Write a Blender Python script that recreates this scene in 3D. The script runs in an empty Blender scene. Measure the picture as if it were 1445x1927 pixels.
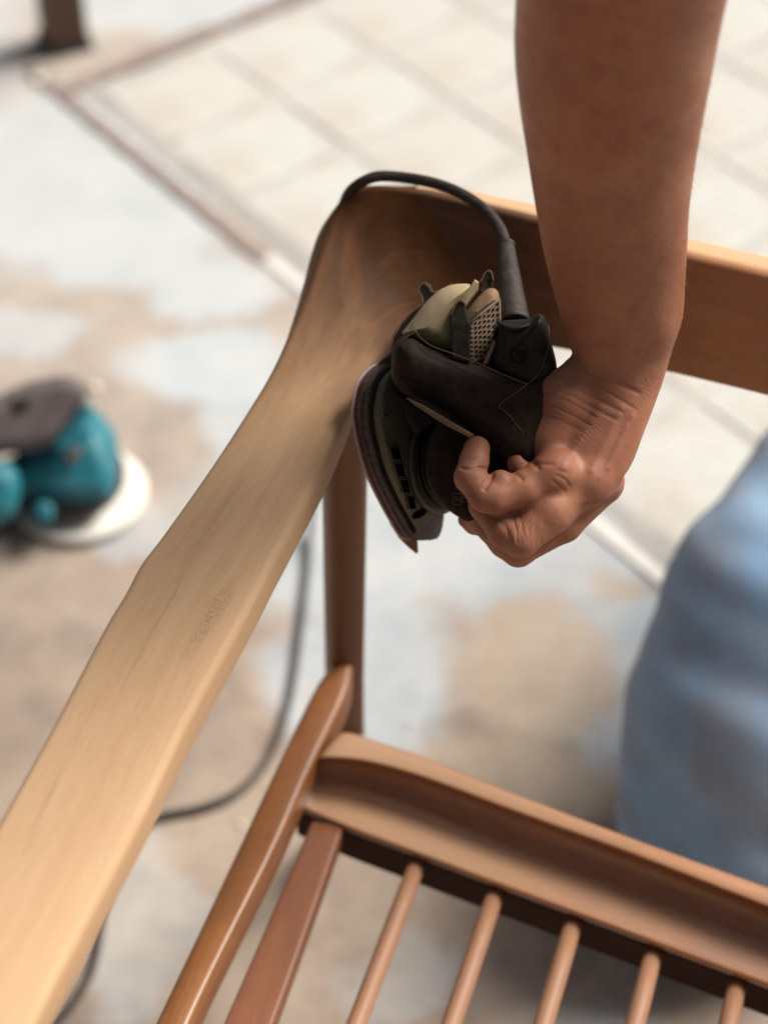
import bpy, bmesh, math, random
import numpy as np
from mathutils import Vector, Matrix

random.seed(7)
rng = np.random.default_rng(7)
S = bpy.context.scene
C = S.collection

# ------------------------------------------------------------------ camera, sky, sun
CAM_H, PITCH, FPX, PW, PH = 1.3, math.radians(45.6), 3400.0, 1445.0, 1927.0
cam = bpy.data.cameras.new('camera')
cam.sensor_fit = 'HORIZONTAL'; cam.sensor_width = 36.0; cam.lens = 36.0 * FPX / PW
cam.clip_start = 0.02; cam.clip_end = 500
cam.dof.use_dof = True; cam.dof.focus_distance = 0.900; cam.dof.aperture_fstop = 5.2
cam.dof.aperture_blades = 0
cam_o = bpy.data.objects.new('camera', cam); C.objects.link(cam_o)
cam_o.location = (0, 0, CAM_H); cam_o.rotation_euler = (math.pi / 2 - PITCH, 0, 0)
S.camera = cam_o

SUN_EL, SUN_AZ = 50.0, 62.0          # azimuth measured from +Y towards +X
world = bpy.data.worlds.new('World'); S.world = world; world.use_nodes = True
wn = world.node_tree
sky = wn.nodes.new('ShaderNodeTexSky'); sky.sky_type = 'NISHITA'; sky.sun_disc = False
sky.sun_elevation = math.radians(SUN_EL); sky.sun_rotation = math.radians(SUN_AZ)
sky.air_density = 0.7; sky.dust_density = 7.0; sky.ozone_density = 0.0
hsv = wn.nodes.new('ShaderNodeHueSaturation'); hsv.inputs['Saturation'].default_value = .5      # thin white cloud
wn.links.new(sky.outputs[0], hsv.inputs['Color']); wn.links.new(hsv.outputs[0], wn.nodes['Background'].inputs[0])
wn.nodes['Background'].inputs[1].default_value = 0.05
sun = bpy.data.lights.new('sun', 'SUN'); sun.energy = 3.9; sun.angle = math.radians(28); sun.color = (1.0, 0.94, 0.86)
sun_o = bpy.data.objects.new('sun', sun); C.objects.link(sun_o)
e, a = math.radians(SUN_EL), math.radians(SUN_AZ)
sun_dir = Vector((math.cos(e) * math.sin(a), math.cos(e) * math.cos(a), math.sin(e)))
sun_o.rotation_euler = sun_dir.to_track_quat('Z', 'Y').to_euler(); sun_o.location = (2, 2, 3)
S.view_settings.view_transform = 'Standard'; S.view_settings.look = 'None'
S.view_settings.gamma = 1; S.view_settings.exposure = 0.35
S.cycles.max_bounces = 8

# ------------------------------------------------------------------ measuring helpers
CP, SP = math.cos(PITCH), math.sin(PITCH)
FWD = Vector((0, CP, -SP)); UPV = Vector((0, SP, CP)); RGT = Vector((1, 0, 0)); EYE = Vector((0, 0, CAM_H))
BASIS = np.array([[1, 0, 0], [0, SP, CP], [0, CP, -SP]])     # rows: right, up, forward

def V(px, py, d):                     # point seen at a photo position, at a distance along the view
    return EYE + d * (FWD + RGT * ((px - PW / 2) / FPX) - UPV * ((py - PH / 2) / FPX))
def Z(px, py, z):                     # point seen at a photo position, at a height above the ground
    r = FWD + RGT * ((px - PW / 2) / FPX) - UPV * ((py - PH / 2) / FPX)
    return EYE + r * ((CAM_H - z) / -r.z)
def L(px, py, d):                     # the same as V in the (right, up, forward) frame
    return np.array([(px - PW / 2) / FPX * d, -(py - PH / 2) / FPX * d, d])
def to_world(P):
    return P @ BASIS + np.array([0, 0, CAM_H])
def tag(o, label=None, cat=None, group=None, kind=None):
    if label: o['label'] = label
    if cat: o['category'] = cat
    if group: o['group'] = group
    if kind: o['kind'] = kind
    return o
def empty(name, loc=(0, 0, 0)):
    o = bpy.data.objects.new(name, None); C.objects.link(o); o.location = loc; o.empty_display_size = .05
    return o
def link(name, me, mat, parent=None, smooth=True):
    if mat is not None and not me.materials: me.materials.append(mat)
    if smooth: me.polygons.foreach_set('use_smooth', [len(p.vertices) < 8 for p in me.polygons])
    o = bpy.data.objects.new(name, me); C.objects.link(o)
    if parent is not None:
        o.parent = parent      # everything is modelled in place; sub-parts hang from a part that already sits at the origin
        if parent.parent is None: o.matrix_parent_inverse = Matrix.Translation(-Vector(parent.location))
    return o
def mesh(name, verts, faces, uvs=None):
    me = bpy.data.meshes.new(name)
    me.from_pydata([tuple(v) for v in verts], [], faces)
    if uvs is not None:
        uv = me.uv_layers.new(name='UVMap')
        idx = np.zeros(len(me.loops), dtype=np.int32); me.loops.foreach_get('vertex_index', idx)
        uv.data.foreach_set('uv', np.asarray(uvs, dtype=np.float32)[idx].ravel())
    me.update()
    return me
def recalc(me):
    bm = bmesh.new(); bm.from_mesh(me); bmesh.ops.recalc_face_normals(bm, faces=bm.faces); bm.to_mesh(me); bm.free()
    return me
def bevel(o, w=.002, seg=3, ang=35):
    m = o.modifiers.new('edge', 'BEVEL'); m.width = w; m.segments = seg; m.limit_method = 'ANGLE'; m.angle_limit = math.radians(ang)
    m.harden_normals = False
    return o

# ------------------------------------------------------------------ node helpers
class N:
    def __init__(s, name):
        s.m = bpy.data.materials.new(name); s.m.use_nodes = True; s.t = s.m.node_tree
        s.b = s.t.nodes['Principled BSDF']; s.out = s.t.nodes['Material Output']
    def n(s, kind, **kw):
        o = s.t.nodes.new(kind)
        for k, v in kw.items(): setattr(o, k, v)
        return o
    def l(s, a, b): s.t.links.new(a, b)
    def coord(s, which='Object'): return s.n('ShaderNodeTexCoord').outputs[which]
    def mapping(s, vec, scale=(1, 1, 1), rot=(0, 0, 0), loc=(0, 0, 0)):
        m = s.n('ShaderNodeMapping'); s.l(vec, m.inputs[0]); m.inputs['Scale'].default_value = scale
        m.inputs['Rotation'].default_value = rot; m.inputs['Location'].default_value = loc
        return m.outputs[0]
    def noise(s, vec, scale, detail=6, rough=.55, dist=0, out='Fac'):
        x = s.n('ShaderNodeTexNoise'); s.l(vec, x.inputs['Vector']); x.inputs['Scale'].default_value = scale
        x.inputs['Detail'].default_value = detail; x.inputs['Roughness'].default_value = rough; x.inputs['Distortion'].default_value = dist
        return x.outputs[out]
    def ramp(s, fac, pts, mode='LINEAR'):
        r = s.n('ShaderNodeValToRGB'); s.l(fac, r.inputs[0]); r.color_ramp.interpolation = mode
        while len(r.color_ramp.elements) < len(pts): r.color_ramp.elements.new(.5)
        for e_, (p, c) in zip(r.color_ramp.elements, pts):
            e_.position = p; e_.color = (c, c, c, 1) if isinstance(c, (int, float)) else (*c, 1)
        return r.outputs[0]
    def mix(s, fac, a, b, mode='MIX'):
        x = s.n('ShaderNodeMix', data_type='RGBA', blend_type=mode, clamp_factor=True)
        for i, v in ((0, fac), (6, a), (7, b)):
            if isinstance(v, (int, float)) and i == 0: x.inputs[0].default_value = v
            elif isinstance(v, tuple): x.inputs[i].default_value = (*v, 1)
            else: s.l(v, x.inputs[i])
        return x.outputs[2]
    def math(s, op, a, b=None, c=None, clamp=False):
        x = s.n('ShaderNodeMath', operation=op, use_clamp=clamp)
        for i, v in enumerate((a, b, c)):
            if v is None: continue
            if isinstance(v, (int, float)): x.inputs[i].default_value = v
            else: s.l(v, x.inputs[i])
        return x.outputs[0]
    def bump(s, h, strength=.3, dist=.001, prev=None):
        x = s.n('ShaderNodeBump'); s.l(h, x.inputs['Height']); x.inputs['Strength'].default_value = strength
        x.inputs['Distance'].default_value = dist
        if prev is not None: s.l(prev, x.inputs['Normal'])
        return x.outputs[0]
    def base(s, col=None, rough=None, nrm=None, **kw):
        for k, v in (('Base Color', col), ('Roughness', rough), ('Normal', nrm)):
            if v is None: continue
            if isinstance(v, (int, float)): s.b.inputs[k].default_value = v
            elif isinstance(v, tuple): s.b.inputs[k].default_value = (*v, 1)
            else: s.l(v, s.b.inputs[k])
        for k, v in kw.items(): s.b.inputs[k].default_value = v
        return s.m

def plastic(name, col, rough=.5, dust=(.3, .24, .17), dust_amt=.35, scale=60, dust_and_light=0, **kw):
    n = N(name); co = n.coord()
    a_ = n.noise(co, scale, 8, .65); b_ = n.noise(co, scale * 6, 3)
    f = n.ramp(n.math('MULTIPLY', a_, b_), [(.2, 0.0), (.42, dust_amt)])
    c = n.mix(f, col, dust)
    if dust_and_light:  # upward faces: thin dust, and the cap's lit top put into the colour
        gz = n.n('ShaderNodeSeparateXYZ'); n.l(n.n('ShaderNodeNewGeometry').outputs['Normal'], gz.inputs[0])
        c = n.mix(n.math('MULTIPLY', n.ramp(n.math('ADD', gz.outputs[2], n.math('MULTIPLY', n.math('SUBTRACT', a_, .5), .5)), [(.45, 0.0), (.85, 1.0)]), dust_and_light), c, dust)
    r = n.ramp(a_, [(.3, rough - .12), (.7, min(1, rough + .2))])
    n.base(c, r, n.bump(b_, .25, .0004), **kw)
    return n.m

# wood; u along the grain and v across it, in metres, from the UV map
def wood(name, light, dark, rough=.5, stain_shade=None, coat=0, grain=1.0, dust=0.0, blot=0.0, pale=None, rough_patch=False, dust_and_light=None):
    n = N(name); uv = n.coord('UV')
    warp = n.noise(n.mapping(uv, (3, 10, 1)), 1.6, 3, .5, 0, 'Color')
    v2 = n.mix(.012, uv, warp, 'ADD')
    g1 = n.noise(n.mapping(v2, (5, 90, 1)), 1.0, 7, .62, .6)
    g2 = n.noise(n.mapping(v2, (45, 620, 1)), 1.0, 5, .75)
    g3 = n.noise(n.mapping(v2, (2.2, 22, 1)), 1.0, 3, .5, 1.2)
    g = n.math('ADD', n.math('MULTIPLY', g1, .38), n.math('ADD', n.math('MULTIPLY', g2, .42), n.math('MULTIPLY', g3, .27)))
    c = n.mix(n.ramp(g, [(.42, 0.0), (.72, grain)]), light, dark)
    speck = n.noise(n.mapping(uv, (900, 1500, 1)), 1.0, 2, .7)
    fuzz = n.noise(n.mapping(uv, (420, 900, 1)), 1.0, 4, .8)
    c = n.mix(n.ramp(fuzz, [(.38, .28), (.62, 0.0)]), c, dark)
    pores = n.ramp(n.noise(n.mapping(v2, (22, 1300, 1)), 1.0, 2, .5), [(.62, 0.0), (.68, .38)]); c = n.mix(pores, c, dark)
    if stain_shade is not None:  # dark end: unsanded stain plus shade of hand and sander in the colour
        u0, u1, scol, sdark = stain_shade
        sx = n.n('ShaderNodeSeparateXYZ'); n.l(uv, sx.inputs[0])
        edge = n.math('ADD', sx.outputs[0], n.math('MULTIPLY', n.math('SUBTRACT', n.noise(n.mapping(uv, (14, 30, 1)), 1, 6, .65), .5), .10))
        mr = n.n('ShaderNodeMapRange'); mr.interpolation_type = 'SMOOTHSTEP'
        n.l(edge, mr.inputs[0]); mr.inputs[1].default_value = u0; mr.inputs[2].default_value = u1
        sc = n.mix(n.ramp(n.noise(n.mapping(v2, (9, 26, 1)), 1, 6, .7, 1.0), [(.34, 0.0), (.60, 1.0)]), scol, sdark)
        sc = n.mix(n.ramp(g, [(.35, 0.0), (.7, .45)]), sc, sdark)
        c = n.mix(mr.outputs[0], c, sc)
    if blot:
        c = n.mix(n.ramp(n.noise(n.mapping(uv, (18, 40, 1)), 1, 5, .6), [(.45, 0.0), (.75, blot)]), c, dark)
    if pale:
        sv = n.n('ShaderNodeSeparateXYZ'); n.l(uv, sv.inputs[0])
        vv = n.math('ADD', sv.outputs[1], n.math('MULTIPLY', n.math('SUBTRACT', g1, .5), .012))
        pk = n.math('ABSOLUTE', n.math('SUBTRACT', vv, pale[0]))
        pr = n.n('ShaderNodeMapRange'); n.l(pk, pr.inputs[0]); pr.inputs[1].default_value = pale[1]; pr.inputs[2].default_value = pale[1] + .003; pr.inputs[3].default_value = 1; pr.inputs[4].default_value = 0
        c = n.mix(pr.outputs[0], c, pale[2])
    if dust:
        c = n.mix(n.ramp(speck, [(.58, 0.0), (.74, dust)]), c, (.62, .48, .33))
    if dust_and_light:           # pale tint on upward faces paints the ledge's glossy sheen, fading along it
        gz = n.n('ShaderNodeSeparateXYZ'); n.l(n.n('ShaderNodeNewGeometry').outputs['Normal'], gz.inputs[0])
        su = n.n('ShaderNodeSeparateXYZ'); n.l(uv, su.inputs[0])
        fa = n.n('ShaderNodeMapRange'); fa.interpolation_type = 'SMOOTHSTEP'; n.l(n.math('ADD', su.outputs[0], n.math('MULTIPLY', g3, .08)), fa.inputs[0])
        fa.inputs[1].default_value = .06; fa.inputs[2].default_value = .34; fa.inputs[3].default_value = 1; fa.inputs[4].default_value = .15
        c = n.mix(n.math('MULTIPLY', n.math('MULTIPLY', n.ramp(gz.outputs[2], [(.80, 0.0), (.97, 1.0)]), fa.outputs[0]), dust_and_light), c, (.86, .57, .36))
    nb = n.bump(g, .18, .0005); nb = n.bump(speck, .35, .0003, nb)
    if rough_patch: n.b.inputs['Specular IOR Level'].default_value = .15
    if rough_patch:      # torn grain near the middle of the arm
        q = Z(392, 1168, .66); m_ = n.mapping(n.coord(), (1 / .011, 1 / .038, 0), (0, 0, 0)); m_.node.vector_type = 'TEXTURE'
        m_.node.inputs['Location'].default_value = tuple(q); m_.node.inputs['Rotation'].default_value = (0, 0, math.radians(-22)); m_.node.inputs['Scale'].default_value = (.008, .045, 10)
        ln = n.n('ShaderNodeVectorMath', operation='LENGTH'); n.l(m_, ln.inputs[0])
        pm_ = n.ramp(ln.outputs['Value'], [(0, 1.0), (1.0, 0.0)])
        tn = n.ramp(n.noise(n.mapping(uv, (650, 1300, 1)), 1, 2, .6), [(.44, 1.0), (.49, 0.0)])
        tf = n.math('MULTIPLY', n.math('SUBTRACT', pm_, .25, None, True), tn)
        c = n.mix(n.math('MULTIPLY', tf, .7, None, True), c, (.36, .23, .12)); nb = n.bump(n.math('SUBTRACT', 1, tf), .8, .0008, nb)
        dl = n.ramp(n.noise(n.mapping(v2, (4, 60, 1)), 1, 5, .6, 1.5), [(.60, 0.0), (.72, .35)]); c = n.mix(dl, c, (.30, .18, .10))
    n.base(c, n.ramp(g1, [(.3, rough - .07), (.7, min(1, rough + .1))]), nb)
    n.b.inputs['Coat Weight'].default_value = coat; n.b.inputs['Coat Roughness'].default_value = .30
    return n.m

M = {}
M['arm'] = wood('sanded_arm_wood', (.66, .445, .27), (.50, .295, .155), .62, grain=.8, rough_patch=True, stain_shade=(.43, .66, (.185, .075, .026), (.085, .034, .012)), dust=.08)
M['rail'] = wood('oiled_rail_wood', (.50, .24, .105), (.31, .125, .05), .55, dust=.2, blot=.35, grain=.8, pale=(.099, .0085, (.62, .39, .22)), stain_shade=(.17, .02, (.150, .058, .019), (.052, .020, .007)))
M['post'] = wood('post_wood', (.20, .085, .036), (.09, .033, .014), .45, coat=.15)
M['seat'] = wood('varnished_seat_wood', (.42, .165, .045), (.17, .055, .015), .40, coat=.5, grain=1.0, blot=.75)
M['ledge'] = wood('ledge_sheen_wood', (.42, .165, .052), (.17, .055, .017), .36, dust_and_light=.5, coat=1.0, grain=1.0, blot=.7)
M['dark'] = wood('rail_shade_wood', (.045, .016, .007), (.02, .007, .003), .6); M['dark'].node_tree.nodes['Principled BSDF'].inputs['Specular IOR Level'].default_value = .1
M['slat'] = wood('slat_wood', (.30, .115, .050), (.15, .048, .02), .5, coat=.15, grain=.9, dust=.2, blot=.6)
M['dowel'] = wood('dowel_wood', (.42, .225, .13), (.25, .115, .06), .5, grain=1.0, dust=.3)
M['darkpost'] = wood('far_post_wood', (.15, .08, .048), (.05, .025, .015), .6, grain=.9)
M['black'] = plastic('black_plastic', (.009, .0045, .003), .55, (.16, .10, .065), .14, 45, .10, **{'Specular IOR Level': .16})
M['olive_black'] = plastic('olive_black_plastic', (.014, .010, .005), .5, dust_amt=.10, **{'Specular IOR Level': .3})
M['olive'] = plastic('olive_plastic', (.15, .125, .038), .5, (.47, .36, .22), .3, 40, .9)
M['plate'] = plastic('base_plate_plastic', (.105, .10, .062), .6, (.25, .2, .13), .35, 90)
M['rubber'] = plastic('cord_rubber', (.020, .013, .010), .6, dust_amt=.12)
M['pad'] = plastic('pad_rubber', (.05, .04, .038), .6, (.28, .17, .11), .5, 70)
M['red'] = plastic('red_felt', (.35, .075, .045), .9, dust_amt=.35)
M['paper'] = plastic('abrasive_sheet_edge', (.55, .52, .50), .8, dust_amt=.2)
M['paper_back'] = plastic('abrasive_sheet', (.32, .19, .10), .85, (.16, .1, .06), .4)
M['filter'] = plastic('dusty_filter', (.24, .145, .08), .85, (.45, .33, .22), .6, 80)
M['grille'] = plastic('grille_plastic', (.12, .08, .045), .7, (.4, .3, .2), .5, 80)
M['edge'] = plastic('worn_lit_edge', (.13, .072, .034), .7, (.4, .3, .2), .3, 150)  # brown wear on lip and seams, edge light painted on rims
M['hole'] = N('hole').base((.002, .0015, .001), 1.0, **{'Specular IOR Level': .05}) or bpy.data.materials['hole']
M['teal'] = plastic('teal_plastic', (.010, .17, .22), .5, (.12, .2, .2), .4, 20)
M['greyp'] = plastic('grey_grip', (.12, .095, .095), .6, (.3, .26, .25), .5, 30)
M['darkp'] = plastic('dark_plastic', (.02, .017, .018), .5, dust_amt=.15, scale=30)
M['white'] = plastic('white_disc', (.80, .77, .70), .7, (.7, .62, .5), .2, 30)
M['print'] = plastic('printed_marks', (.09, .08, .065), .7, dust_amt=.1)
M['strip'] = plastic('pale_joint_strip', (.78, .75, .71), .5, (.5, .42, .36), .35, 9)
M['joint'] = plastic('dirty_joint', (.27, .21, .19), .8, (.34, .27, .24), .6, 14)
M['chip'] = plastic('pale_chip', (.85, .72, .55), .5, dust_amt=.1)

def skin_mat():
    n = N('skin'); co = n.coord()
    big = n.noise(co, 14, 4, .6); mid = n.noise(co, 60, 6, .65); fine = n.noise(co, 900, 3, .6)
    c = n.mix(n.ramp(big, [(.35, 0.0), (.7, 1.0)]), (.42, .195, .113), (.30, .118, .068))
    c = n.mix(n.ramp(mid, [(.42, 0.0), (.7, .6)]), c, (.26, .085, .055))
    c = n.mix(n.ramp(n.noise(co, 260, 2, .5), [(.70, 0.0), (.78, .5)]), c, (.17, .06, .03))
    vor = n.n('ShaderNodeTexVoronoi', feature='DISTANCE_TO_EDGE'); n.l(n.mapping(co, (1, 1, 1.5)), vor.inputs['Vector']); vor.inputs['Scale'].default_value = 1000
    h = n.math('ADD', n.ramp(vor.outputs['Distance'], [(0, 0.0), (.18, 1.0)]), n.math('MULTIPLY', fine, .8))
    nb = n.bump(h, .16, .00025); nb = n.bump(mid, .25, .0012, nb); nb = n.bump(n.noise(co, 330, 3, .6), .22, .0006, nb)
    n.base(c, n.ramp(mid, [(.3, .42), (.7, .58)]), nb)
    n.b.inputs['Subsurface Weight'].default_value = .18
    n.b.inputs['Subsurface Radius'].default_value = (1, .35, .18); n.b.inputs['Subsurface Scale'].default_value = .006
    n.b.inputs['Specular IOR Level'].default_value = .32
    return n.m
M['skin'] = skin_mat()
M['hair'] = plastic('fine_hair', (.45, .26, .13), .5, dust_amt=0)
M['nail'] = plastic('nail', (.45, .235, .155), .45, (.4, .25, .18), .3)
def denim_mat():
    n = N('denim'); co = n.coord()
    w = n.n('ShaderNodeTexWave'); n.l(co, w.inputs['Vector']); w.inputs['Scale'].default_value = 420; w.inputs['Distortion'].default_value = 2
    f1 = n.noise(co, 5, 5, .6)
    c = n.mix(n.ramp(f1, [(.35, 0.0), (.65, 1.0)]), (.17, .36, .62), (.36, .56, .80))
    c = n.mix(n.ramp(n.noise(co, 7.5, 4, .6, .5), [(.44, 0.0), (.62, .5)]), c, (.27, .21, .19))
    c = n.mix(n.ramp(w.outputs['Fac'], [(.2, 0.0), (.9, .25)]), c, (.4, .5, .62))
    n.base(c, .9, n.bump(w.outputs['Fac'], .3, .0006)); n.b.inputs['Sheen Weight'].default_value = .2
    return n.m
M['denim'] = denim_mat()

# ------------------------------------------------------------------ generic solids
def loft(sections, closed=True, uvscale=1.0):
    """sections: (k, n, 3); a closed ring each; capped."""
    Sx = np.asarray(sections, dtype=float); k, n_, _ = Sx.shape
    verts = Sx.reshape(-1, 3)
    ctr = Sx.mean(axis=1); u = np.concatenate([[0], np.cumsum(np.linalg.norm(np.diff(ctr, axis=0), axis=1))])
    ring = np.linalg.norm(np.roll(Sx, -1, axis=1) - Sx, axis=2).mean(axis=0); vv = np.concatenate([[0], np.cumsum(ring)[:-1]])
    uvs = np.stack(np.meshgrid(u, vv, indexing='ij'), -1).reshape(-1, 2) * uvscale
    faces = []
    for i in range(k - 1):
        for j in range(n_):
            a_, b_ = i * n_ + j, i * n_ + (j + 1) % n_
            faces.append((a_, b_, b_ + n_, a_ + n_))
    faces.append(tuple(range(n_ - 1, -1, -1))); faces.append(tuple(range((k - 1) * n_, k * n_)))
    return recalc(mesh('loft', verts, faces, uvs))
def spline(pts, n_):
    P = np.asarray([tuple(p) for p in pts], dtype=float)
    P = np.vstack([2 * P[0] - P[1], P, 2 * P[-1] - P[-2]])
    m = len(P) - 3; out = []
    for t in np.linspace(0, m - 1e-9, n_):
        i = int(t); f = t - i; a_, b_, c_, d_ = P[i:i + 4]
        out.append(.5 * ((2 * b_) + (c_ - a_) * f + (2 * a_ - 5 * b_ + 4 * c_ - d_) * f * f + (3 * b_ - a_ - 3 * c_ + d_) * f ** 3))
    return np.array(out)
def tube(path, radii, seg=16, ell=1.0):
    P = np.asarray([tuple(p) for p in path], dtype=float); n_ = len(P)
    R = np.full(n_, radii) if np.isscalar(radii) else np.asarray(radii, dtype=float)
    T = np.gradient(P, axis=0); T /= np.linalg.norm(T, axis=1)[:, None]
    ref = np.array([0, 0, 1.0]) if abs(T[0][2]) < .9 else np.array([1.0, 0, 0])
    secs = []; u_ = np.cross(T[0], ref)
    for i in range(n_):
        u_ = u_ - T[i] * (u_ @ T[i]); u_ /= np.linalg.norm(u_); w = np.cross(T[i], u_)
        th = np.linspace(0, 2 * math.pi, seg, endpoint=False)
        secs.append(P[i] + R[i] * (np.cos(th)[:, None] * u_ + np.sin(th)[:, None] * w * ell))
    return loft(secs)
def rounded_ring(w, t, r, n_=6, crown=0.0):
    """half width w, thickness t below 0, corner radius r; list of (x, y)."""
    r = min(r, w * .98, t / 2 * .98); pts = []
    for cx, cy, a0 in ((w - r, -r, 0), (-(w - r), -r, 90), (-(w - r), -t + r, 180), (w - r, -t + r, 270)):
        for k in range(n_ + 1):
            a_ = math.radians(a0 + 90 * k / n_); pts.append((cx + r * math.cos(a_), cy + r * math.sin(a_)))
        if a0 == 0:
            for k in range(1, 6):
                f = k / 6; pts.append(((w - r) * (1 - 2 * f), crown * 4 * f * (1 - f)))
    return pts
def board(O, I, thick, rad, n_=90, crown=0.0, up=None, part=(0, 1)):
    """board between an outer and an inner edge line (world points at the top surface)."""
    Ox, Ix = spline(O, n_), spline(I, n_)
    Mx = (Ox + Ix) / 2; T = np.gradient(Mx, axis=0)
    secs = []
    th = np.full(n_, thick) if np.isscalar(thick) else np.interp(np.linspace(0, 1, n_), np.linspace(0, 1, len(thick)), thick)
    for i in range(n_):
        e_ = Ix[i] - Ox[i]; w = np.linalg.norm(e_) / 2; e_ /= 2 * w
        nn = np.cross(e_, T[i]); nn /= np.linalg.norm(nn)
        ref = np.array(up if up is not None else (0, -.5, 1.0))
        if nn @ ref < 0: nn = -nn
        secs.append([Mx[i] + e_ * x + nn * y for x, y in rounded_ring(w, th[i], rad, 6, crown)])
    i0, i1 = int(part[0] * (n_ - 1)), int(part[1] * (n_ - 1)) + 1
    return secs[i0:i1]
def box(c, sx, sy, sz, rot=None):
    bm = bmesh.new(); bmesh.ops.create_cube(bm, size=1)
    mt = Matrix.Translation(c) @ (rot if rot is not None else Matrix.Identity(4)) @ Matrix.Diagonal((sx, sy, sz, 1))
    bmesh.ops.transform(bm, matrix=mt, verts=bm.verts); me = bpy.data.meshes.new('box'); bm.to_mesh(me); bm.free(); return me
def lathe(prof, seg=40, mt=Matrix.Identity(4)):
    secs = []
    for r, z in prof:
        secs.append([tuple(mt @ Vector((r * math.cos(t), r * math.sin(t), z))) for t in np.linspace(0, 2 * math.pi, seg, endpoint=False)])
    return loft(secs)

# ------------------------------------------------------------------ implicit solids
def smin(a_, b_, k):
    h = np.clip(.5 + .5 * (b_ - a_) / k, 0, 1)
    return b_ * (1 - h) + a_ * h - k * h * (1 - h)
def rcone(P, A, B, ra, rb):
    A, B = np.asarray(A, float), np.asarray(B, float); ba = B - A
    h = np.clip((P - A) @ ba / (ba @ ba), 0, 1)
    return np.linalg.norm(P - A - h[:, None] * ba, axis=1) - (ra + (rb - ra) * h)
def eseg(P, A, B, ea, eb):
    """segment with elliptical section; ea, eb = (rx, rz)"""
    A, B = np.asarray(A, float), np.asarray(B, float); ba = B - A; ln = np.linalg.norm(ba); ax = ba / ln
    u_ = np.array([1.0, 0, 0]); u_ = u_ - ax * (u_ @ ax); u_ /= np.linalg.norm(u_); v_ = np.cross(ax, u_)
    h = np.clip((P - A) @ ax / ln, 0, 1); q = P - A - h[:, None] * ba
    rx = ea[0] + (eb[0] - ea[0]) * h; rz = ea[1] + (eb[1] - ea[1]) * h; ra = np.minimum(rx, rz)
    qx, qv, qa = q @ u_, q @ v_, q @ ax
    k0 = np.sqrt((qx / rx) ** 2 + (qv / rz) ** 2 + (qa / ra) ** 2) + 1e-9
    k1 = np.sqrt((qx / rx ** 2) ** 2 + (qv / rz ** 2) ** 2 + (qa / ra ** 2) ** 2) + 1e-9
    return k0 * (k0 - 1) / k1
def ellipsoid(P, c, r):
    q = P - np.asarray(c); r = np.asarray(r); k0 = np.linalg.norm(q / r, axis=1) + 1e-9; k1 = np.linalg.norm(q / r ** 2, axis=1) + 1e-9
    return k0 * (k0 - 1) / k1
def prism(P, poly, d0, d1, rnd):
    """outline in photo positions between two distances, rounded by rnd metres"""
    dm = (d0 + d1) / 2; v = np.array([[(x - PW / 2) / FPX * dm, -(y - PH / 2) / FPX * dm] for x, y in poly])
    q = P[:, :2] / P[:, 2:3] * dm
    d = np.full(len(q), 1e9); s = np.ones(len(q)); n_ = len(v)
    for i in range(n_):
        j = (i - 1) % n_; e_ = v[j] - v[i]; w = q - v[i]
        b_ = w - e_ * np.clip((w @ e_) / (e_ @ e_), 0, 1)[:, None]; d = np.minimum(d, (b_ ** 2).sum(1))
        c1 = q[:, 1] >= v[i][1]; c2 = q[:, 1] < v[j][1]; c3 = e_[0] * w[:, 1] > e_[1] * w[:, 0]
        s = np.where((c1 & c2 & c3) | (~c1 & ~c2 & ~c3), -s, s)
    d2 = s * np.sqrt(d) + rnd; dz = np.abs(P[:, 2] - dm) - (d1 - d0) / 2 + rnd
    return np.minimum(np.maximum(d2, dz), 0) + np.sqrt(np.maximum(d2, 0) ** 2 + np.maximum(dz, 0) ** 2) - rnd
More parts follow.
